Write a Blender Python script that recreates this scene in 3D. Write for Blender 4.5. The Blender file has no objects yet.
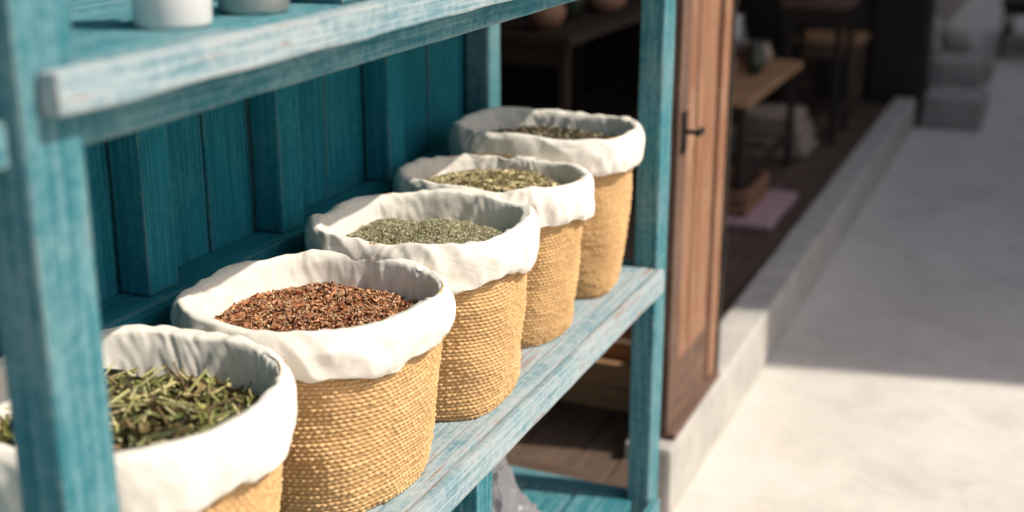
import bpy, bmesh, math, random
import numpy as np
from mathutils import Vector, noise, Matrix

random.seed(7); rng = np.random.default_rng(7)
scene = bpy.context.scene
H = 1.45            # camera height
SH = 0.70           # basket shelf top
col = scene.collection

# ------------------------------------------------------------------ helpers
def new_mat(name):
    m = bpy.data.materials.new(name); m.use_nodes = True
    nt = m.node_tree; nt.nodes.clear()
    out = nt.nodes.new('ShaderNodeOutputMaterial')
    b = nt.nodes.new('ShaderNodeBsdfPrincipled')
    nt.links.new(b.outputs[0], out.inputs[0])
    return m, nt, b
def math_(nt, op, a, b=0.5, clamp=False):
    n = nt.nodes.new('ShaderNodeMath'); n.operation = op; n.use_clamp = clamp
    for i, v in enumerate((a, b)):
        if isinstance(v, bpy.types.NodeSocket): nt.links.new(v, n.inputs[i])
        else: n.inputs[i].default_value = v
    return n.outputs[0]
def mix(nt, f, a, b, mode='MIX'):
    n = nt.nodes.new('ShaderNodeMix'); n.data_type = 'RGBA'; n.blend_type = mode
    for s, v in ((n.inputs[0], f), (n.inputs[6], a), (n.inputs[7], b)):
        if isinstance(v, bpy.types.NodeSocket): nt.links.new(v, s)
        elif isinstance(v, (int, float)): s.default_value = v
        else: s.default_value = (*v[:3], 1)
    return n.outputs[2]
def ramp(nt, f, lo, hi, a=0.0, b=1.0):
    n = nt.nodes.new('ShaderNodeMapRange'); n.clamp = True
    nt.links.new(f, n.inputs[0])
    n.inputs[1].default_value = lo; n.inputs[2].default_value = hi
    n.inputs[3].default_value = a; n.inputs[4].default_value = b
    return n.outputs[0]
def noise_(nt, vec, scale, detail=4, rough=0.55, dist=0.0):
    n = nt.nodes.new('ShaderNodeTexNoise')
    nt.links.new(vec, n.inputs['Vector'])
    n.inputs['Scale'].default_value = scale; n.inputs['Detail'].default_value = detail
    n.inputs['Roughness'].default_value = rough; n.inputs['Distortion'].default_value = dist
    return n.outputs[0]
def coords(nt, scale=(1, 1, 1), rand=True):
    tc = nt.nodes.new('ShaderNodeTexCoord'); v = tc.outputs['Object']
    if rand:
        oi = nt.nodes.new('ShaderNodeObjectInfo')
        m = math_(nt, 'MULTIPLY', oi.outputs['Random'], 37.0)
        c = nt.nodes.new('ShaderNodeCombineXYZ')
        for i in range(3): nt.links.new(m, c.inputs[i])
        a = nt.nodes.new('ShaderNodeVectorMath'); a.operation = 'ADD'
        nt.links.new(v, a.inputs[0]); nt.links.new(c.outputs[0], a.inputs[1]); v = a.outputs[0]
    mp = nt.nodes.new('ShaderNodeMapping'); nt.links.new(v, mp.inputs[0])
    mp.inputs['Scale'].default_value = scale
    return mp.outputs[0]
def bump(nt, b, h, strength=0.5, dist=0.002):
    n = nt.nodes.new('ShaderNodeBump'); n.inputs['Strength'].default_value = strength
    n.inputs['Distance'].default_value = dist
    nt.links.new(h, n.inputs['Height']); nt.links.new(n.outputs[0], b.inputs['Normal'])

def wood_mat(name, axis, c1, c2, pale=None, wear=0.0, edge=True, rough=0.85, bare=(0.24, 0.15, 0.10), chips=0.0):
    m, nt, b = new_mat(name)
    s = [190, 190, 190]; s[axis] = 5.0
    g = coords(nt, s); o = coords(nt, (1, 1, 1))
    s2 = [45, 45, 45]; s2[axis] = 2.6
    g2 = coords(nt, s2)
    n1 = noise_(nt, g, 1.0, 5, 0.65, 0.5)       # fine grain
    n2 = noise_(nt, g2, 1.0, 5, 0.6, 0.4)       # broad grain
    n3 = noise_(nt, o, 6.0, 5, 0.65)            # patches
    n4 = noise_(nt, o, 85.0, 4, 0.7)            # chalky mottle
    f = math_(nt, 'ADD', math_(nt, 'MULTIPLY', n2, 0.55), math_(nt, 'MULTIPLY', n1, 0.45))
    c = mix(nt, ramp(nt, f, 0.38, 0.62), c1, c2)
    c = mix(nt, ramp(nt, n3, 0.35, 0.65, 0.0, 0.4), c, [x * 0.62 for x in c1])
    if pale is not None:
        fp = math_(nt, 'ADD', math_(nt, 'MULTIPLY', n1, 0.40), math_(nt, 'MULTIPLY', n3, 0.35))
        fp = math_(nt, 'ADD', fp, math_(nt, 'MULTIPLY', n4, 0.25))
        th = 0.62 - 0.2 * wear
        c = mix(nt, ramp(nt, fp, th - 0.06, th + 0.08, 0.0, 0.8), c, pale)
        fb = math_(nt, 'ADD', math_(nt, 'MULTIPLY', n1, 0.45), math_(nt, 'MULTIPLY', n2, 0.2))
        fb = math_(nt, 'ADD', fb, math_(nt, 'MULTIPLY', n3, 0.35))
        tb = 0.63 - 0.08 * chips
        c = mix(nt, ramp(nt, fb, tb, tb + 0.025, 0, 0.8), c, bare)
        fc = math_(nt, 'ADD', math_(nt, 'MULTIPLY', n2, 0.6), math_(nt, 'MULTIPLY', n1, 0.4))
        c = mix(nt, ramp(nt, fc, 0.37, 0.33, 0, 0.65), c, [x * 0.3 for x in c1])
    if edge:
        bv = nt.nodes.new('ShaderNodeBevel'); bv.samples = 4; bv.inputs[0].default_value = 0.007
        ge = nt.nodes.new('ShaderNodeNewGeometry')
        d = nt.nodes.new('ShaderNodeVectorMath'); d.operation = 'DOT_PRODUCT'
        nt.links.new(bv.outputs[0], d.inputs[0]); nt.links.new(ge.outputs['Normal'], d.inputs[1])
        e = math_(nt, 'SUBTRACT', 1.0, d.outputs['Value'])
        e = math_(nt, 'MULTIPLY', ramp(nt, e, 0.015, 0.10), ramp(nt, math_(nt, 'ADD', math_(nt, 'MULTIPLY', n3, 0.6), math_(nt, 'MULTIPLY', n4, 0.4)), 0.43, 0.53))
        c = mix(nt, math_(nt, 'MULTIPLY', e, 0.8), c, bare if pale is None else [0.6 * x + 0.4 * y for x, y in zip(bare, pale)])
    nt.links.new(c, b.inputs['Base Color'])
    b.inputs['Roughness'].default_value = rough
    b.inputs['Specular IOR Level'].default_value = 0.25
    h = math_(nt, 'ADD', f, math_(nt, 'MULTIPLY', n4, 0.35))
    bump(nt, b, h, 0.9, 0.0026)
    return m

A3 = 'xyz'
M_teal = [wood_mat('teal_paint_' + A3[i], i, (0.018, 0.135, 0.168), (0.042, 0.20, 0.238), (0.18, 0.32, 0.35), 0.58, chips=0.55) for i in range(3)]
M_tealworn = [wood_mat('worn_teal_paint_' + A3[i], i, (0.085, 0.205, 0.25), (0.17, 0.285, 0.325), (0.40, 0.45, 0.465), 0.8, chips=0.9) for i in range(3)]
M_tealback = [wood_mat('teal_board_paint_' + A3[i], i, (0.006, 0.15, 0.205), (0.012, 0.225, 0.29), (0.04, 0.28, 0.34), 0.4, chips=0.1) for i in range(3)]
M_brown = [wood_mat('brown_wood_' + A3[i], i, (0.18, 0.080, 0.045), (0.33, 0.165, 0.095), (0.43, 0.27, 0.18), 0.4, bare=(0.1, 0.05, 0.03)) for i in range(3)]
M_brownd = [wood_mat('old_brown_wood_' + A3[i], i, (0.10, 0.058, 0.042), (0.18, 0.105, 0.075), (0.26, 0.17, 0.12), 0.3, bare=(0.06, 0.035, 0.025)) for i in range(3)]
M_dark = [wood_mat('dark_wood_' + A3[i], i, (0.024, 0.017, 0.013), (0.05, 0.036, 0.028), edge=False) for i in range(3)]
M_lightw = [wood_mat('light_wood_' + A3[i], i, (0.32, 0.17, 0.085), (0.48, 0.29, 0.16), edge=False) for i in range(3)]
M_floorw = [wood_mat('floor_wood_' + A3[i], i, (0.07, 0.048, 0.035), (0.15, 0.10, 0.072), edge=False) for i in range(3)]

def simple_mat(name, c, c2=None, rough=0.6, metal=0.0, scale=20, bmp=0.2, bd=0.002, rand=True):
    m, nt, b = new_mat(name)
    v = coords(nt, rand=rand)
    n = noise_(nt, v, scale, 6, 0.6)
    c2 = c2 or [x * 0.75 for x in c]
    nt.links.new(mix(nt, ramp(nt, n, 0.3, 0.7), c, c2), b.inputs['Base Color'])
    b.inputs['Roughness'].default_value = rough; b.inputs['Metallic'].default_value = metal
    bump(nt, b, n, bmp, bd)
    return m

def empty(name, loc=(0, 0, 0)):
    e = bpy.data.objects.new(name, None); e.location = loc; e.empty_display_size = 0.1
    col.objects.link(e); return e
def add_mesh(name, verts, faces, mat=None, parent=None, smooth=False, loc=(0, 0, 0)):
    me = bpy.data.meshes.new(name); me.from_pydata([tuple(v) for v in verts], [], faces); me.update()
    if smooth: me.polygons.foreach_set('use_smooth', [True] * len(me.polygons))
    o = bpy.data.objects.new(name, me); col.objects.link(o); o.location = loc
    if mat: me.materials.append(mat)
    if parent:
        o.parent = parent; o.matrix_parent_inverse = Matrix.Translation(-Vector(parent.location))
    return o
def box(name, x0, x1, y0, y1, z0, z1, mat, parent=None, bev=0.003, jit=0.0008, rot=None):
    c = Vector(((x0 + x1) / 2, (y0 + y1) / 2, (z0 + z1) / 2)); d = (abs(x1 - x0), abs(y1 - y0), abs(z1 - z0))
    bm = bmesh.new(); bmesh.ops.create_cube(bm, size=1.0)
    for v in bm.verts: v.co = Vector((v.co.x * d[0], v.co.y * d[1], v.co.z * d[2]))
    ax = max(range(3), key=lambda i: d[i])
    if isinstance(mat, list): mat = mat[ax]
    bev = min(bev, min(d) * 0.35)
    if bev > 0:
        bmesh.ops.bevel(bm, geom=list(bm.edges), offset=bev, segments=2, affect='EDGES', profile=0.6)
    n = int(min(60, d[ax] / 0.035))
    if jit > 0 and n > 1:
        for k in range(1, n):
            p = Vector((0, 0, 0)); p[ax] = -d[ax] / 2 + d[ax] * k / n
            no = Vector((0, 0, 0)); no[ax] = 1
            bmesh.ops.bisect_plane(bm, geom=bm.verts[:] + bm.edges[:] + bm.faces[:], plane_co=p, plane_no=no)
        s = random.uniform(0, 50)
        for v in bm.verts:
            nv = noise.noise_vector((v.co + c) * 9 + Vector((s, s, s))) + 0.5 * noise.noise_vector((v.co + c) * 30 + Vector((s, s, s)))
            off = nv * jit; off[ax] = 0
            v.co += off
    if rot is not None:
        bmesh.ops.rotate(bm, verts=bm.verts, cent=(0, 0, 0), matrix=rot)
    me = bpy.data.meshes.new(name); bm.to_mesh(me); bm.free()
    me.materials.append(mat)
    o = bpy.data.objects.new(name, me); col.objects.link(o); o.location = c
    if parent:
        o.parent = parent; o.matrix_parent_inverse = Matrix.Translation(-Vector(parent.location))
    return o
def lathe(name, prof, mat, loc, parent=None, n=48):
    vs = []; fs = []
    for r, z in prof:
        for k in range(n):
            a = 2 * math.pi * k / n; vs.append((r * math.cos(a), r * math.sin(a), z))
    for i in range(len(prof) - 1):
        for k in range(n):
            k2 = (k + 1) % n; fs.append((i * n + k, i * n + k2, (i + 1) * n + k2, (i + 1) * n + k))
    return add_mesh(name, vs, fs, mat, parent, True, loc)

# ------------------------------------------------------------------ ground
m_ground, nt, b = new_mat('concrete_pavement')
v = coords(nt, rand=False)
n1 = noise_(nt, v, 1.6, 6, 0.6, 0.4); n2 = noise_(nt, v, 12, 8, 0.7); n3 = noise_(nt, v, 150, 3, 0.6); n4 = noise_(nt, v, 4.5, 6, 0.65, 0.8)
c = mix(nt, ramp(nt, n1, 0.3, 0.7), (0.66, 0.615, 0.555), (0.55, 0.51, 0.46))
c = mix(nt, ramp(nt, n2, 0.35, 0.75, 0, 0.45), c, (0.44, 0.41, 0.375))
c = mix(nt, ramp(nt, n4, 0.52, 0.70, 0, 0.45), c, (0.37, 0.345, 0.315))
c = mix(nt, ramp(nt, n3, 0.62, 0.75, 0, 0.5), c, (0.28, 0.26, 0.24))
nt.links.new(c, b.inputs['Base Color']); b.inputs['Roughness'].default_value = 0.85
bump(nt, b, math_(nt, 'ADD', math_(nt, 'ADD', n2, math_(nt, 'MULTIPLY', n3, 0.3)), math_(nt, 'MULTIPLY', n4, 1.0)), 0.6, 0.008)
S = 90
add_mesh('ground', [(-S, -S, 0), (S, -S, 0), (S, S, 0), (-S, S, 0)], [(0, 1, 2, 3)], m_ground)

m_conc = simple_mat('concrete_step', (0.50, 0.47, 0.43), (0.36, 0.34, 0.31), 0.85, scale=9, bmp=0.5, bd=0.005)
m_plaster = simple_mat('plaster', (0.44, 0.39, 0.33), (0.35, 0.31, 0.26), 0.9, scale=5, bmp=0.4, bd=0.004)
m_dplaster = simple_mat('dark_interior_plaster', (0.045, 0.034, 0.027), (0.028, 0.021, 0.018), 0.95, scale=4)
m_stone = simple_mat('rough_stone', (0.42, 0.38, 0.34), (0.24, 0.22, 0.20), 0.9, scale=7, bmp=0.8, bd=0.01)

# ------------------------------------------------------------------ shelf
shelf = empty('wooden_shelf', (-0.84, 0.8, 0))
XF = -0.655; XB = -1.03
def sb(n, *a, **k): return box(n, *a, parent=shelf, **k)
for i, (y0, y1) in enumerate([(-0.72, -0.66), (0.678, 0.738), (2.235, 2.305)]):
    sb('front_post_%d' % i, XF - 0.045, XF, y0, y1, 0.0, 2.05, M_teal, bev=0.004)
    sb('back_post_%d' % i, XB - 0.015, XB + 0.03, y0, y1 - 0.005, 0.0, 2.05, M_teal, bev=0.004)
for i, (a, c_) in enumerate([(-0.688, -0.780), (-0.784, -0.885), (-0.889, -0.985)]):
    sb('shelf_board_%d' % i, c_, a + 0.0, -0.655, 2.232, SH - 0.028, SH - 0.001 * i, M_tealworn)
sb('shelf_lip', XF + 0.002, XF + 0.018, -0.74, 2.235, SH - 0.042, SH + 0.002, M_tealworn, bev=0.005, jit=0.0018)
sb('shelf_front_fill', -0.6865, XF - 0.001, 0.742, 2.232, SH - 0.040, SH + 0.001, M_tealworn)
sb('shelf_end_rail', XB + 0.045, XF - 0.052, 2.24, 2.285, SH - 0.045, SH - 0.004, M_teal)
for i, (a, c_) in enumerate([(-0.688, -0.80), (-0.806, -0.905), (-0.910, -1.005)]):
    sb('lower_board_%d' % i, c_, a, -0.655, 2.232, 0.188, 0.212 - 0.001 * i, M_teal)
sb('lower_lip', XF + 0.002, XF + 0.02, -0.74, 2.255, 0.172, 0.215, M_teal, bev=0.004)
sb('lower_end_rail', XB + 0.045, XF - 0.052, 2.24, 2.285, 0.165, 0.208, M_teal)
sb('support_post', XF - 0.06, XF - 0.006, 1.435, 1.49, 0.216, SH - 0.043, M_teal)
for i, (a, c_) in enumerate([(-0.668, -0.79), (-0.795, -0.90), (-0.905, -0.995)]):
    sb('top_board_%d' % i, c_, a, -0.655 if i else 0.742, 2.232, 1.276, 1.302 - 0.001 * i, M_teal)
sb('top_lip', -0.652, -0.634, 0.695, 2.34, 1.272, 1.304, M_tealworn, bev=0.003, jit=0.002)
sb('top_rail', -0.70, -0.6655, 0.741, 2.232, 1.238, 1.2715, M_teal, bev=0.003)
sb('top_rail_left', -0.70, -0.6655, -0.655, 0.675, 1.238, 1.2715, M_teal, bev=0.003)
sb('cap_board', -1.03, -0.64, -0.74, 2.33, 2.052, 2.08, M_teal)
y = -0.70; k = 0
while y < 2.30:
    w = random.choice([0.095, 0.105, 0.115, 0.125]); y1 = min(y + w, 2.305)
    dx = random.uniform(-0.004, -0.001)
    sb('back_board_%d' % k, -1.066 + dx, -1.048 + dx, y, y1 - 0.004, 0.10, 2.04, M_tealback, bev=0.003)
    y = y1; k += 1
for i, ye in enumerate([-0.30, 0.30, 0.93, 1.275, 1.575, 1.90]):
    sb('stud_%d' % i, -1.047, -1.000, ye - 0.058, ye, 0.923, 2.0, M_tealback, bev=0.004)
    sb('stud_low_%d' % i, -1.047, -1.003, ye - 0.058, ye, 0.215, 0.874, M_tealback, bev=0.004)
sb('back_rail', -1.049, -0.985, -0.655, 2.232, 0.876, 0.922, M_tealback, bev=0.004)

# ------------------------------------------------------------------ baskets
m_weave, nt, b = new_mat('woven_straw')
at = nt.nodes.new('ShaderNodeAttribute'); at.attribute_name = 'tint'
v = coords(nt, (60, 60, 300)); nz = noise_(nt, v, 4, 4, 0.6); v2 = coords(nt); nb = noise_(nt, v2, 9, 4, 0.6)
c = mix(nt, at.outputs['Fac'], (0.47, 0.265, 0.10), (0.71, 0.455, 0.21))
c = mix(nt, ramp(nt, nz, 0.35, 0.7, 0, 0.5), c, (0.74, 0.52, 0.28))
c = mix(nt, ramp(nt, nb, 0.35, 0.7, 0, 0.35), c, (0.46, 0.26, 0.10))
at2 = nt.nodes.new('ShaderNodeAttribute'); at2.attribute_name = 'cav_shade'
c = mix(nt, math_(nt, 'MULTIPLY', at2.outputs['Fac'], 0.5), c, (0.20, 0.10, 0.035))  # occlusion shade painted into the straw colour between stitches
nt.links.new(c, b.inputs['Base Color']); b.inputs['Roughness'].default_value = 0.75
b.inputs['Specular IOR Level'].default_value = 0.3
bump(nt, b, nz, 0.6, 0.0012)

m_cloth, nt, b = new_mat('cotton_cloth')
v = coords(nt)
w1 = nt.nodes.new('ShaderNodeTexWave'); w1.bands_direction = 'DIAGONAL'; w1.inputs['Scale'].default_value = 260; w1.inputs['Distortion'].default_value = 1.5
w2 = nt.nodes.new('ShaderNodeTexWave'); w2.bands_direction = 'Z'; w2.inputs['Scale'].default_value = 320; w2.inputs['Distortion'].default_value = 1.5
nt.links.new(v, w1.inputs[0]); nt.links.new(v, w2.inputs[0])
n1 = noise_(nt, v, 8, 5, 0.6); n2 = noise_(nt, v, 20, 2, 0.5, 1.2)
c = mix(nt, ramp(nt, n1, 0.3, 0.75), (0.80, 0.75, 0.675), (0.73, 0.675, 0.59))
nt.links.new(c, b.inputs['Base Color']); b.inputs['Roughness'].default_value = 0.95
b.inputs['Specular IOR Level'].default_value = 0.15
cr = math_(nt, 'ABSOLUTE', math_(nt, 'SUBTRACT', n2, 0.5)); cr = ramp(nt, cr, 0.0, 0.14)
h = math_(nt, 'ADD', math_(nt, 'MULTIPLY', w1.outputs[1], 0.10), math_(nt, 'MULTIPLY', w2.outputs[1], 0.10))
h = math_(nt, 'ADD', h, math_(nt, 'MULTIPLY', cr, 0.6)); h = math_(nt, 'ADD', h, math_(nt, 'MULTIPLY', n2, 0.8))
bump(nt, b, h, 0.32, 0.0022)

def content_mat(name, rough=0.85):
    m, nt, b = new_mat(name)
    at = nt.nodes.new('ShaderNodeAttribute'); at.attribute_name = 'col'
    v = coords(nt); n = noise_(nt, v, 300, 3, 0.6)
    c = mix(nt, ramp(nt, n, 0.35, 0.75, 0.0, 0.25), at.outputs['Color'], (0.06, 0.035, 0.02))
    nt.links.new(c, b.inputs['Base Color']); b.inputs['Roughness'].default_value = rough
    b.inputs['Specular IOR Level'].default_value = 0.25
    bump(nt, b, n, 0.4, 0.001)
    return m
m_cont = content_mat('dried_herb')

def sup(th, n):
    return 1.0 / (abs(math.cos(th)) ** n + abs(math.sin(th)) ** n) ** (1.0 / n)

def make_basket(cx, cy, rx, ry, hgt, seed, kind, rotz=0.0, level=0.042, hem=0.055, nexp=2.6, taper=0.83, name='woven_basket'):
    par = empty(name, (cx, cy, SH))
    rot = Matrix.Rotation(rotz, 3, 'Z')
    SV = Vector((seed * 3.17, seed * 1.71, seed * 5.3))
    def R(th, zz):
        q = sup(th, nexp)
        l = 1 + 0.035 * noise.noise(Vector((math.cos(th) * 1.3, math.sin(th) * 1.3, zz * 3)) + SV)
        return rx * q * l * math.cos(th), ry * q * l * math.sin(th)
    rows = int(hgt / 0.0054); per = 5; nr = rows * per
    stitches = 104; ps = 6; ns = stitches * ps
    ths = [2 * math.pi * k / ns for k in range(ns)]
    V = np.zeros((nr + 1, ns, 3)); T = np.zeros((nr + 1, ns)); C = np.zeros((nr + 1, ns))
    cellr = rng.random((rows + 2, stitches + 2)); rowr = rng.random(rows + 3)
    cs = np.array([R(t, 0.0) for t in ths]); ct = np.array([R(t, 1.0) for t in ths])
    ux = np.arange(ns) / ps
    ux = ux + 0.25 * np.sin(np.arange(ns) / ns * 2 * math.pi * 7)
    lump = np.array([[noise.noise(Vector((math.cos(t) * 3, math.sin(t) * 3, j * 0.5)) + SV) for t in ths] for j in range(0, 12)])
    for j in range(nr + 1):
        f = j / nr; r = j / per; row = int(r); fr = r - row
        sc = taper + (1 - taper) * (f ** 0.75) + 0.014 * math.sin(f * math.pi)
        sc *= 1 if f > 0.03 else 0.98
        xy = (cs * (1 - f) + ct * f) * sc
        uu = ux + 0.5 * (row % 2) + 0.22 * (rowr[row] - 0.5)
        fu = uu - np.floor(uu); cell = (np.floor(uu).astype(int)) % stitches
        vr = 1 - (2 * fr - 1) ** 2; ur = 1 - np.abs(2 * fu - 1) ** 2.0
        rr = cellr[row % (rows + 1), cell]
        prof_ = (vr ** 0.6) * (0.18 + 0.82 * ur)
        d = 0.0027 * prof_ * (0.5 + 0.9 * rr) + 0.0008 * (rowr[row] - 0.5)
        lf = f * 10.9; l0 = int(lf); lm = lump[l0] * (1 - lf + l0) + lump[min(l0 + 1, 11)] * (lf - l0)
        d = d + 0.0055 * lm
        nrm = xy / np.linalg.norm(xy, axis=1)[:, None]
        V[j, :, :2] = xy + nrm * d[:, None]
        wob = 0.0025 * np.sin(np.arange(ns) / ns * 2 * math.pi * 3 + seed + f * 4) + 0.0022 * lm
        V[j, :, 2] = f * hgt + wob * min(1, f * 5)
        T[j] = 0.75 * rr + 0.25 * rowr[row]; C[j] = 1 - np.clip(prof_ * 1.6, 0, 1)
    verts = V.reshape(-1, 3).tolist(); faces = []
    for j in range(nr):
        for k in range(ns):
            k2 = (k + 1) % ns; faces.append((j * ns + k, j * ns + k2, (j + 1) * ns + k2, (j + 1) * ns + k))
    faces.append(tuple(reversed(range(ns))))
    verts = [tuple(rot @ Vector(p)) for p in verts]
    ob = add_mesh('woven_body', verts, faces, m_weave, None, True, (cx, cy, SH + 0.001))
    for nm, arr in (('tint', T), ('cav_shade', C)):
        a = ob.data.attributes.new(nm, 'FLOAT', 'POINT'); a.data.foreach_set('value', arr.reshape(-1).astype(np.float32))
    ob.parent = par; ob.matrix_parent_inverse = Matrix.Translation(-Vector(par.location))
    # ---- liner
    prof = [(0.007, -hem), (0.010, -hem * 0.86), (0.012, -hem * 0.6), (0.0125, -hem * 0.33), (0.0105, -0.008), (0.0065, -0.0005), (0.002, 0.002), (-0.0025, -0.001),
            (-0.0055, -0.010), (-0.0085, -0.026), (-0.013, -0.045), (-0.020, -0.07), (-0.032, -0.10)]
    ml = 56; nl = 520; pts = []
    for i in range(ml + 1):
        t = i / ml * (len(prof) - 1); a = min(int(t), len(prof) - 2); f = t - a
        p0 = prof[max(a - 1, 0)]; p1 = prof[a]; p2 = prof[a + 1]; p3 = prof[min(a + 2, len(prof) - 1)]
        q = [0.5 * ((2 * p1[d]) + (-p0[d] + p2[d]) * f + (2 * p0[d] - 5 * p1[d] + 4 * p2[d] - p3[d]) * f * f + (-p0[d] + 3 * p1[d] - 3 * p2[d] + p3[d]) * f ** 3) for d in (0, 1)]
        pts.append(q)
    LV = []
    hemo = [noise.noise(Vector((math.cos(2 * math.pi * k / nl) * 1.5, math.sin(2 * math.pi * k / nl) * 1.5, 9)) + SV) + 0.3 * noise.noise(Vector((math.cos(2 * math.pi * k / nl) * 6, math.sin(2 * math.pi * k / nl) * 6, 9)) + SV) for k in range(nl)]
    def sridge(n_):
        return 1 - 2.0 * math.sqrt(n_ * n_ + 0.006)
    for i, (dr, dz) in enumerate(pts):
        s = i / ml
        for k in range(nl):
            th = 2 * math.pi * k / nl; cth, sth = math.cos(th), math.sin(th)
            bx, by = R(th, 1.0)
            L = math.hypot(bx, by); ux_, uy_ = bx / L, by / L
            big = noise.noise(Vector((cth * 1.8, sth * 1.8, s * 1.2)) + SV)
            msk = 0.3 + 1.6 * max(0, noise.noise(Vector((cth * 2.6, sth * 2.6, 5)) + SV) + 0.15)
            rid = sridge(noise.noise(Vector((cth * 4.4 + s * 2.6, sth * 4.4 - s * 1.2, s * 0.9)) + SV))
            rid2 = sridge(noise.noise(Vector((cth * 10 - s * 5, sth * 10 + s * 3, s * 1.8)) + SV * 1.3))
            sl = sridge(noise.noise(Vector((cth * 2.6, sth * 2.6, s * 6)) + SV * 2))
            inner = 1.0 if s < 0.5 else 1.15
            amp = 0.5 + 0.5 * min(1, abs(s - 0.5) * 4)
            d = 0.0035 * big + (0.0038 * rid + 0.0021 * rid2 * msk) * inner * amp + 0.0020 * sl - 0.0012
            if s < 0.5: d = max(d, -dr + 0.0065 if s < 0.15 else -0.004)
            rr = L + dr + (d if s < 0.55 else -d * 0.8)
            topw = math.exp(-((s - 0.5) / 0.22) ** 2)
            z = hgt + dz + topw * (0.010 * big + 0.0028 * rid + 0.0008 * rid2 * msk) + (hemo[k] * 0.018 * max(0, 1 - s * 3.3))
            p = rot @ Vector((ux_ * rr, uy_ * rr, z)); LV.append(tuple(p))
    LF = []
    for i in range(ml):
        for k in range(nl):
            k2 = (k + 1) % nl; LF.append((i * nl + k, i * nl + k2, (i + 1) * nl + k2, (i + 1) * nl + k))
    ol = add_mesh('cloth_liner', LV, LF, m_cloth, None, True, (cx, cy, SH + 0.001))
    so = ol.modifiers.new('s', 'SOLIDIFY'); so.thickness = 0.0014; so.offset = 1
    ol.parent = par; ol.matrix_parent_inverse = Matrix.Translation(-Vector(par.location))
    # ---- contents
    z0 = hgt - level
    def surf(u, th, inset=0.009):
        bx, by = R(th, 1.0); L = math.hypot(bx, by); k = (L - inset) / L * u
        x, y_ = bx * k, by * k
        z = z0 + kind.get('mound', 0.016) * (1 - u * u) + 0.009 * noise.noise(Vector((x * 16, y_ * 16, seed))) + 0.003 * noise.noise(Vector((x * 70, y_ * 70, seed)))
        return x, y_, z
    cv = []; cf = []; nu, nth = 40, 120
    for i in range(nu + 1):
        for k in range(nth):
            x, y_, z = surf(i / nu, 2 * math.pi * k / nth)
            cv.append([x, y_, z - 0.002])
    for i in range(nu):
        for k in range(nth):
            k2 = (k + 1) % nth; cf.append((i * nth + k, i * nth + k2, (i + 1) * nth + k2, (i + 1) * nth + k))
    cc = [kind['base']] * len(cv)
    for (shape, N, ln, wd, cols, lift) in kind['pieces']:
        for _ in range(N):
            l = ln * random.uniform(0.55, 1.3); w = wd * random.uniform(0.6, 1.3)
            u = math.sqrt(random.random()) * 0.99; th = random.uniform(0, 2 * math.pi)
            yaw = random.uniform(0, 2 * math.pi)
            if l > 0.015:
                if u > 0.75: yaw = th + math.pi / 2 + random.gauss(0, 0.35)
                x, y_, z = surf(u, th, 0.014 + l * 0.28)
            else:
                x, y_, z = surf(u, th, 0.012 + l * 0.3)
            z += random.uniform(0, lift)
            tilt = random.gauss(0, 0.33 if shape != 'crumb' else 0.9); roll = random.gauss(0, 0.7)
            Mx = Matrix.Rotation(yaw, 3, 'Z') @ Matrix.Rotation(tilt, 3, 'Y') @ Matrix.Rotation(roll, 3, 'X')
            co = random.choice(cols); br = random.uniform(0.65, 1.3); co = (co[0] * br, co[1] * br * random.uniform(0.92, 1.08), co[2] * br)
            b0 = len(cv); P = Vector((x, y_, z))
            if shape == 'leaf':
                cu = random.uniform(-0.5, 0.8) * l * 0.35; cup = w * random.uniform(0.1, 0.5); bend = random.uniform(-0.25, 0.25) * l
                S_ = [(-0.5, 0.25), (-0.2, 0.95), (0.15, 1.0), (0.5, 0.15)]
                loc = []
                for (a, ww) in S_:
                    zc = cu * (4 * a * a); yb = bend * (4 * a * a - .3)
                    loc += [(a * l, yb - ww * w / 2, zc + cup * ww), (a * l, yb, zc), (a * l, yb + ww * w / 2, zc + cup * ww)]
                for q in loc: cv.append(list(P + Mx @ Vector(q)))
                for r_ in range(3):
                    for c2 in range(2):
                        a0 = b0 + r_ * 3 + c2; cf.append((a0, a0 + 1, a0 + 4, a0 + 3))
                cc += [co] * 12
            elif shape == 'stick':
                cu = random.uniform(-0.15, 0.25) * l
                for a in (-0.5, 0.0, 0.5):
                    for q in range(4):
                        an = q * math.pi / 2
                        cv.append(list(P + Mx @ Vector((a * l, math.cos(an) * w / 2 + cu * (4 * a * a) * 0.6, math.sin(an) * w / 2 + cu * 0.3 * (4 * a * a)))))
                for r_ in range(2):
                    for q in range(4):
                        q2 = (q + 1) % 4; a0 = b0 + r_ * 4
                        cf.append((a0 + q, a0 + q2, a0 + 4 + q2, a0 + 4 + q))
                cf.append((b0, b0 + 3, b0 + 2, b0 + 1)); cf.append((b0 + 8, b0 + 9, b0 + 10, b0 + 11))
                cc += [co] * 12
            else:
                for q in ((-.5, 0, 0), (.5, 0.1, 0), (0, .5, 0.1), (0.1, -.5, 0), (0, 0, .45), (0, 0, -.4)):
                    cv.append(list(P + Mx @ Vector((q[0] * l, q[1] * w, q[2] * w * random.uniform(0.5, 1.2)))))
                for (i0, i1) in ((0, 2), (2, 1), (1, 3), (3, 0)):
                    cf.append((b0 + i0, b0 + 4, b0 + i1)); cf.append((b0 + i1, b0 + 5, b0 + i0))
                cc += [co] * 6
    cv = [tuple(rot @ Vector(p)) for p in cv]
    oc = add_mesh(kind['name'], cv, cf, m_cont, None, False, (cx, cy, SH + 0.001))
    a = oc.data.attributes.new('col', 'FLOAT_COLOR', 'POINT')
    arr = np.ones((len(cc), 4), dtype=np.float32); arr[:, :3] = np.array(cc); a.data.foreach_set('color', arr.reshape(-1))
    oc.parent = par; oc.matrix_parent_inverse = Matrix.Translation(-Vector(par.location))
    return par

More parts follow.
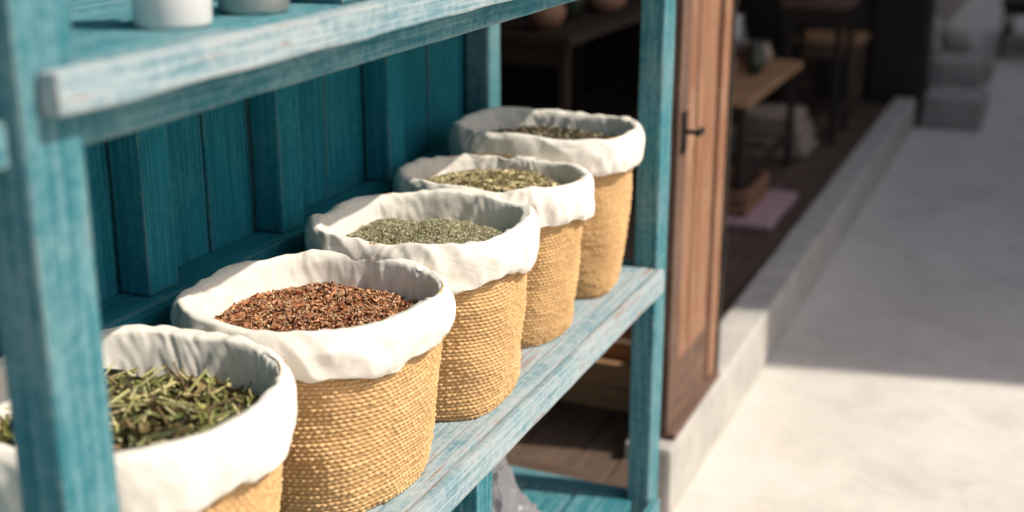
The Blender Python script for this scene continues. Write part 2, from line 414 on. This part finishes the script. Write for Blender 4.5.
K1 = dict(name='dried_green_leaves', base=(0.035, 0.033, 0.015), mound=0.02, pieces=[
    ('leaf', 800, 0.034, 0.009, [(0.17, 0.17, 0.05), (0.10, 0.12, 0.035), (0.27, 0.24, 0.09), (0.06, 0.065, 0.03), (0.23, 0.17, 0.08)], 0.014),
    ('leaf', 800, 0.018, 0.009, [(0.16, 0.17, 0.05), (0.14, 0.11, 0.045), (0.07, 0.075, 0.03)], 0.010),
    ('stick', 420, 0.055, 0.0026, [(0.52, 0.48, 0.22), (0.38, 0.37, 0.14), (0.60, 0.54, 0.30), (0.16, 0.11, 0.05)], 0.018)])
K2 = dict(name='dried_red_petals', base=(0.14, 0.06, 0.03), pieces=[
    ('leaf', 3000, 0.0092, 0.0052, [(0.47, 0.20, 0.095), (0.36, 0.14, 0.06), (0.55, 0.28, 0.15), (0.22, 0.08, 0.04), (0.43, 0.22, 0.12)], 0.005),
    ('crumb', 4500, 0.0050, 0.0036, [(0.58, 0.36, 0.20), (0.42, 0.20, 0.095), (0.68, 0.48, 0.31), (0.45, 0.22, 0.11)], 0.006)])
K3 = dict(name='dried_oregano', base=(0.22, 0.205, 0.12), mound=0.026, pieces=[
    ('crumb', 10000, 0.0044, 0.0029, [(0.44, 0.40, 0.25), (0.35, 0.325, 0.185), (0.54, 0.49, 0.33), (0.25, 0.235, 0.135)], 0.003)])
K4 = dict(name='dried_hops', base=(0.26, 0.215, 0.11), mound=0.026, pieces=[
    ('leaf', 2600, 0.010, 0.0055, [(0.58, 0.49, 0.27), (0.48, 0.41, 0.21), (0.66, 0.57, 0.36), (0.34, 0.28, 0.14)], 0.005),
    ('crumb', 1400, 0.006, 0.004, [(0.50, 0.43, 0.24)], 0.005)])
K5 = dict(name='dried_brown_herbs', base=(0.08, 0.065, 0.045), mound=0.026, pieces=[
    ('leaf', 2500, 0.010, 0.005, [(0.22, 0.18, 0.11), (0.30, 0.25, 0.17), (0.13, 0.11, 0.07)], 0.006)])

make_basket(-0.822, 0.942, 0.147, 0.148, 0.237, 1, K1, rotz=0.15, level=0.052, hem=0.064, taper=0.84)
make_basket(-0.801, 1.275, 0.141, 0.145, 0.236, 2, K2, rotz=-0.12, level=0.042, hem=0.056, taper=0.87)
make_basket(-0.798, 1.562, 0.143, 0.130, 0.254, 3, K3, rotz=0.10, level=0.040, hem=0.058, taper=0.87)
make_basket(-0.812, 1.838, 0.143, 0.113, 0.258, 4, K4, rotz=-0.06, level=0.034)
make_basket(-0.818, 2.085, 0.152, 0.113, 0.287, 5, K5, rotz=0.05, level=0.040, hem=0.060)

# ------------------------------------------------------------------ things on upper shelf
m_white = simple_mat('white_ceramic', (0.70, 0.69, 0.67), (0.58, 0.57, 0.56), 0.4, scale=12, bmp=0.05)
m_tin = simple_mat('galvanised_metal', (0.50, 0.49, 0.47), (0.30, 0.30, 0.29), 0.4, 0.7, scale=14, bmp=0.15)
def cup(name, x, y, r, h, mat):
    lathe(name, [(0.0, 0.004), (r * 0.80, 0.004), (r * 0.84, 0.0), (r * 0.9, 0.0), (r * 0.94, 0.005), (r * 0.97, h * 0.5), (r, h - 0.004), (r * 1.03, h - 0.002), (r * 1.03, h), (r * 0.97, h), (r * 0.93, h * 0.5), (r * 0.88, 0.01), (0, 0.01)], mat, (x, y, 1.3022))
cup('ceramic_pot', -0.722, 0.940, 0.036, 0.085, m_white)
cup('tin_pot', -0.715, 1.055, 0.036, 0.075, m_tin)
tray = empty('wooden_tray', (-0.73, 1.21, 1.30))
box('tray_base', -0.79, -0.668, 1.14, 1.34, 1.3025, 1.312, M_teal, tray)
for nm, a in (('side_front', (-0.678, -0.668, 1.14, 1.34)), ('side_back', (-0.79, -0.78, 1.14, 1.34)), ('side_near', (-0.779, -0.679, 1.14, 1.15)), ('side_far', (-0.779, -0.679, 1.33, 1.34))):
    box(nm, *a, 1.3125, 1.345, M_teal, tray)

m_bag = simple_mat('grey_plastic', (0.24, 0.235, 0.25), (0.15, 0.15, 0.165), 0.35, scale=10, bmp=0.4)
bm = bmesh.new(); bmesh.ops.create_icosphere(bm, subdivisions=5, radius=1)
for v_ in bm.verts:
    p = v_.co.copy(); r = 1 + 0.35 * (1 - 2 * abs(noise.noise(p * 2.1 + Vector((3, 1, 7))))) * 0.6 + 0.16 * (1 - 2 * abs(noise.noise(p * 6)))
    v_.co = Vector((p.x * 0.08 * r, p.y * 0.12 * r, max(-0.078, p.z * 0.10 * r) + (0.05 if p.z > 0.8 else 0) * (p.z - 0.8) * 8))
me = bpy.data.meshes.new('plastic_bag'); bm.to_mesh(me); bm.free(); me.materials.append(m_bag)
o = bpy.data.objects.new('plastic_bag', me); col.objects.link(o); o.location = (-0.81, 1.78, 0.292)

# ------------------------------------------------------------------ shop building
shop = empty('shop_building', (-2.5, 4, 0))
def bb(n, *a, **k):
    k.setdefault('jit', 0); return box(n, *a, parent=shop, **k)
bb('wall_behind_shelf', -1.25, -1.075, -6, 2.36, 0.0, 3.4, m_plaster)
bb('sill', -0.812, -0.70, 2.56, 7.25, 0.0, 0.17, m_conc, bev=0.012, jit=0.003)
bb('sill_return', -1.25, -0.815, 2.38, 2.47, 0.0, 0.135, M_floorw, bev=0.006)
bb('sill_corner', -0.812, -0.735, 2.38, 2.555, 0.0, 0.135, M_floorw, bev=0.006)
bb('lintel', -0.95, -0.72, 2.365, 7.25, 2.55, 3.4, m_plaster)
bb('lintel_return', -1.07, -0.955, 2.30, 2.50, 2.55, 3.4, m_plaster)
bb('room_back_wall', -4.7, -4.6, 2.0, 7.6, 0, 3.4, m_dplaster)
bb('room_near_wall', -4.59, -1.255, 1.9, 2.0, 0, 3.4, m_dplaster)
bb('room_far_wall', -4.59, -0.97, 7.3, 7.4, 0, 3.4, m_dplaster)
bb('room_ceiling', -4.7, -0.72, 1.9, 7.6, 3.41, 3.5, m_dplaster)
bb('corner_pier', -0.96, -0.68, 7.26, 7.6, 0, 3.4, M_dark)
x = -4.55; k = 0
while x < -0.83:
    w = 0.14; bb('floor_plank_%d' % k, x, min(x + w - 0.004, -0.815), 2.475, 7.29, 0.03, 0.125 + random.uniform(-0.002, 0.002), M_floorw, bev=0.002); x += w; k += 1
bb('wall_beyond', -1.2, -0.95, 7.62, 16.0, 0, 3.6, m_plaster)

# door
door = empty('wooden_door', (-0.75, 2.8, 0.17))
def dd(n, *a, **k): return box(n, *a, parent=door, **k)
m_iron = simple_mat('black_iron', (0.03, 0.03, 0.03), (0.05, 0.045, 0.04), 0.45, 0.6, scale=30)
D0, D1 = 2.61, 3.02
dd('stile_near', -0.765, -0.726, D0, D0 + 0.07, 0.19, 2.5, M_brownd)
dd('stile_far', -0.765, -0.722, D1 - 0.07, D1, 0.19, 2.5, M_brown)
dd('rail_bottom', -0.763, -0.728, D0 + 0.071, D1 - 0.071, 0.19, 0.33, M_brownd)
dd('rail_top', -0.763, -0.724, D0 + 0.071, D1 - 0.071, 2.35, 2.5, M_brown)
yy = D0 + 0.072
for i in range(3):
    w = 0.088
    dd('panel_board_%d' % i, -0.757, -0.731 + 0.002 * (i % 2), yy, yy + w - 0.003, 0.331, 2.349, M_brown); yy += w
dd('handle_plate', -0.7255, -0.720, D0 + 0.018, D0 + 0.048, 0.83, 0.92, m_iron, jit=0)
dd('handle_stem', -0.720, -0.690, D0 + 0.028, D0 + 0.038, 0.872, 0.882, m_iron, jit=0)
dd('handle_lever', -0.696, -0.686, D0 + 0.02, D0 + 0.065, 0.870, 0.884, m_iron, jit=0, bev=0.005)
for i, z in enumerate((0.45, 1.1, 2.1)):
    dd('hinge_%d' % i, -0.728, -0.712, D1 + 0.002, D1 + 0.018, z, z + 0.1, m_iron, jit=0)
dd('jamb', -0.79, -0.722, D1 + 0.020, D1 + 0.045, 0.172, 2.548, M_dark)
dd('threshold_strip', -0.78, -0.708, D0, D1, 0.171, 0.187, M_brownd)

# ------------------------------------------------------------------ interior furniture
F = 0.127
crate = empty('wooden_crate', (-1.2, 2.95, F))
def crate_build(par, x0, x1, y0, y1, z0, h, mat, n=2):
    for i in range(n):
        za = z0 + i * h / n + 0.004; zb = z0 + (i + 1) * h / n - 0.008
        box('slat_near_%d' % i, x0, x1, y0, y0 + 0.012, za, zb, mat, par)
        box('slat_far_%d' % i, x0, x1, y1 - 0.012, y1, za, zb, mat, par)
        box('slat_street_%d' % i, x1 - 0.012, x1, y0 + 0.013, y1 - 0.013, za, zb, mat, par)
        box('slat_inner_%d' % i, x0, x0 + 0.012, y0 + 0.013, y1 - 0.013, za, zb, mat, par)
    box('crate_bottom', x0 + 0.014, x1 - 0.014, y0 + 0.014, y1 - 0.014, z0, z0 + 0.01, mat, par)
    for i, (a, c_) in enumerate(((x0 + .014, y0 + .014), (x1 - .034, y0 + .014), (x0 + .014, y1 - .034), (x1 - .034, y1 - .034))):
        box('corner_%d' % i, a, a + 0.02, c_, c_ + 0.02, z0 + 0.011, z0 + h - 0.004, mat, par)
crate_build(crate, -1.45, -0.86, 2.80, 3.12, F, 0.13, M_lightw)
crate2 = empty('wooden_crate', (-1.9, 3.5, F))
crate_build(crate2, -2.2, -1.6, 3.4, 3.9, F, 0.45, M_brownd, 4)

def table(name, x0, x1, y0, y1, h, mat, leg=0.03, t=0.03, legmat=None):
    p = empty(name, ((x0 + x1) / 2, (y0 + y1) / 2, F)); legmat = legmat or mat
    n = 3; w = (x1 - x0) / n
    for i in range(n): box('top_board_%d' % i, x0 + i * w, x0 + (i + 1) * w - 0.003, y0, y1, F + h - t, F + h, mat, p)
    for i, (a, c_) in enumerate(((x0 + .02, y0 + .02), (x1 - .02 - leg, y0 + .02), (x0 + .02, y1 - .02 - leg), (x1 - .02 - leg, y1 - .02 - leg))):
        box('leg_%d' % i, a, a + leg, c_, c_ + leg, F, F + h - t - 0.001, legmat, p)
    box('apron_near', x0 + .02 + leg, x1 - .02 - leg, y0 + .025, y0 + .045, F + h - t - 0.07, F + h - t - 0.002, legmat, p)
    box('apron_far', x0 + .02 + leg, x1 - .02 - leg, y1 - .045, y1 - .025, F + h - t - 0.07, F + h - t - 0.002, legmat, p)
    box('stretcher', x0 + .03, x0 + .05, y0 + .02 + leg, y1 - .02 - leg, F + 0.12, F + 0.15, legmat, p)
    box('stretcher_street', x1 - .05, x1 - .03, y0 + .02 + leg, y1 - .02 - leg, F + 0.12, F + 0.15, legmat, p)
    return p
table('wooden_bench', -1.38, -1.02, 4.60, 5.60, 0.46, M_lightw, legmat=M_dark)
table('display_table', -2.1, -1.45, 3.9, 5.5, 0.75, M_dark, legmat=M_dark)
table('wooden_stool', -1.22, -0.92, 6.05, 6.45, 0.66, M_brownd, legmat=M_dark)
table('display_table', -2.2, -1.4, 5.9, 7.1, 0.7, M_brown, legmat=M_dark)
table('wooden_stool', -1.28, -0.95, 6.75, 7.1, 0.40, M_lightw, legmat=M_brownd)

m_pink = simple_mat('pink_fabric', (0.48, 0.31, 0.33), (0.36, 0.22, 0.25), 0.9, scale=30)
m_beige = simple_mat('beige_fabric', (0.42, 0.33, 0.25), (0.26, 0.20, 0.15), 0.95, scale=20, bmp=0.5, bd=0.006)
box('folded_mat', -1.14, -0.90, 4.50, 5.02, F + 0.001, F + 0.03, m_pink, bev=0.012, jit=0.004)
par = empty('wooden_box', (-1.0, 4.75, F + .03)); crate_build(par, -1.18, -1.0, 4.56, 4.92, F + 0.034, 0.10, M_brown, 2)
stack = empty('folded_sacks', (-1.2, 5.7, F))
for i in range(4):
    box('sack_%d' % i, -1.5 + .02 * i, -1.0 - .015 * i, 5.68, 6.0 - .02 * i, F + 0.001 + i * 0.05, F + 0.048 + i * 0.05, m_beige, stack, bev=0.022, jit=0.012)
m_clay = simple_mat('clay', (0.30, 0.16, 0.10), (0.19, 0.10, 0.065), 0.7, scale=15)
m_glass = simple_mat('dark_glass', (0.06, 0.07, 0.05), (0.03, 0.04, 0.03), 0.12, scale=15, bmp=0.02)
def pot(x, y, z, r, h, mat, name):
    lathe(name, [(0, 0), (r * 0.6, 0), (r * 0.95, h * 0.35), (r, h * 0.55), (r * 0.75, h * 0.85), (r * 0.8, h), (r * 0.7, h), (r * 0.65, h * 0.85), (r * 0.85, h * 0.5), (0, h * 0.1)], mat, (x, y, z), n=28)
for (x, y, r, h, mt, nm) in [(-1.6, 4.05, .07, .12, m_clay, 'clay_pot'), (-1.62, 4.35, .05, .2, m_glass, 'glass_bottle'), (-1.58, 4.6, .08, .1, m_clay, 'clay_pot'), (-1.7, 4.85, .06, .18, m_clay, 'clay_pot'), (-1.6, 5.15, .05, .22, m_glass, 'glass_bottle')]:
    pot(x, y, F + 0.751, r, h, mt, nm)
for (x, y, r, h, mt, nm) in [(-1.55, 6.1, .09, .14, m_clay, 'clay_pot'), (-1.6, 6.5, .07, .2, m_tin, 'metal_vase'), (-1.7, 6.85, .1, .12, m_clay, 'clay_pot')]:
    pot(x, y, F + 0.701, r, h, mt, nm)
for (x, y, r, h, mt, nm) in [(-1.25, 4.72, .05, .10, m_clay, 'clay_pot'), (-1.2, 4.9, .055, .12, m_clay, 'clay_pot'), (-1.28, 5.05, .045, .17, m_glass, 'glass_bottle'), (-1.13, 5.15, .04, .13, m_glass, 'glass_bottle'), (-1.17, 5.35, .07, .1, m_beige, 'straw_bowl'), (-1.3, 5.45, .06, .2, m_tin, 'metal_vase')]:
    pot(x, y, F + 0.461, r, h, mt, nm)
pot(-1.1, 6.2, F + 0.661, .07, .16, m_clay, 'clay_pot')

cab = empty('wall_rack', (-2.2, 2.7, F))
for i in range(4):
    box('rack_shelf_%d' % i, -2.9, -1.7, 2.55, 2.9, F + 0.35 + i * 0.42, F + 0.375 + i * 0.42, M_dark, cab)
for i, (a, c_) in enumerate(((-2.94, 2.55), (-1.698, 2.55), (-2.94, 2.86), (-1.698, 2.86))):
    box('rack_post_%d' % i, a, a + 0.038, c_, c_ + 0.038, F, F + 1.8, M_dark, cab)

# ------------------------------------------------------------------ far street
steps = empty('stone_steps', (-0.55, 7.8, 0))
box('step_low', -0.675, -0.36, 7.30, 7.75, 0, 0.17, m_stone, steps, bev=0.02, jit=0.01)
box('step_high', -0.94, -0.42, 7.76, 8.5, 0, 0.30, m_stone, steps, bev=0.02, jit=0.01)
for i, (x, y, z, r) in enumerate([(-0.75, 8.0, .301, .10), (-0.60, 8.25, .301, .09), (-0.8, 8.3, .301, .13), (-0.55, 9.0, 0, .16), (-0.8, 9.1, 0, .2)]):
    bm = bmesh.new(); bmesh.ops.create_icosphere(bm, subdivisions=4, radius=r)
    for v_ in bm.verts:
        v_.co *= 1 + 0.25 * noise.noise(v_.co / r * 1.3 + Vector((i * 9, 0, 0))) + 0.06 * noise.noise(v_.co / r * 5)
        v_.co.z = max(v_.co.z * 0.8, -r * 0.6)
    me = bpy.data.meshes.new('rock'); bm.to_mesh(me); bm.free(); me.materials.append(m_stone)
    o = bpy.data.objects.new('rock', me); col.objects.link(o); o.location = (x, y, z + r * 0.58)
F = 0.0
table('wooden_bench', -0.45, -0.05, 10.0, 11.6, 0.42, M_dark)

# opposite building, out of frame, throws the street shadow
opp = empty('opposite_house', (5, 9, 0))
def ob_(n, *a, **k): return box(n, *a, parent=opp, jit=0, **k)
ob_('front_wing', 3.2, 4.2, 4.50, 24, 0, 7.2, m_plaster, bev=0.0)
ob_('main_walls', 4.202, 9, 6.0, 24, 0, 7.2, m_plaster, bev=0.0)
ob_('plinth', 3.15, 3.198, 4.52, 24, 0, 0.5, m_conc)
ob_('roof_cap', 3.12, 9.1, 6.01, 24.1, 7.202, 7.4, m_conc)
for i in range(5):
    yy = 5.5 + i * 3.4
    for j, z in enumerate((1.0, 4.1)):
        ob_('window_frame_%d_%d' % (i, j), 3.16, 3.197, yy, yy + 1.2, z, z + 1.5, M_brown)
        ob_('window_glass_%d_%d' % (i, j), 3.15, 3.158, yy + .1, yy + 1.1, z + .1, z + 1.4, m_glass)

# ------------------------------------------------------------------ light
el = math.radians(48); hx, hy = 0.982, 0.19
S_ = Vector((hx * math.cos(el), hy * math.cos(el), math.sin(el))).normalized()
ld = bpy.data.lights.new('sun', 'SUN'); ld.energy = 5.0; ld.angle = math.radians(0.6); ld.color = (1.0, 0.925, 0.81)
lo = bpy.data.objects.new('sun', ld); col.objects.link(lo); lo.rotation_mode = 'QUATERNION'; lo.rotation_quaternion = S_.to_track_quat('Z', 'Y'); lo.location = (4, 1, 6)
w = bpy.data.worlds.new('World'); scene.world = w; w.use_nodes = True
nt = w.node_tree; bg = nt.nodes['Background']
sk = nt.nodes.new('ShaderNodeTexSky'); sk.sky_type = 'NISHITA'; sk.sun_disc = False
sk.sun_elevation = el; sk.sun_rotation = math.atan2(hx, hy); sk.dust_density = 3.5
nt.links.new(sk.outputs[0], bg.inputs[0]); bg.inputs[1].default_value = 0.14

# ------------------------------------------------------------------ camera
cd = bpy.data.cameras.new('camera'); cam = bpy.data.objects.new('camera', cd); col.objects.link(cam)
cd.sensor_width = 36; cd.lens = 1297 / 1024 * 36; cd.clip_start = 0.02; cd.clip_end = 400
yaw = math.radians(23); t = math.radians(17.4)
Fv = Vector((-math.sin(yaw) * math.cos(t), math.cos(yaw) * math.cos(t), -math.sin(t)))
cam.location = (0, 0, H); cam.rotation_mode = 'QUATERNION'; cam.rotation_quaternion = Fv.to_track_quat('-Z', 'Y')
cd.dof.use_dof = True; cd.dof.focus_distance = 1.64; cd.dof.aperture_fstop = 2.6
scene.camera = cam
scene.view_settings.view_transform = 'Standard'; scene.view_settings.look = 'None'; scene.view_settings.exposure = 0
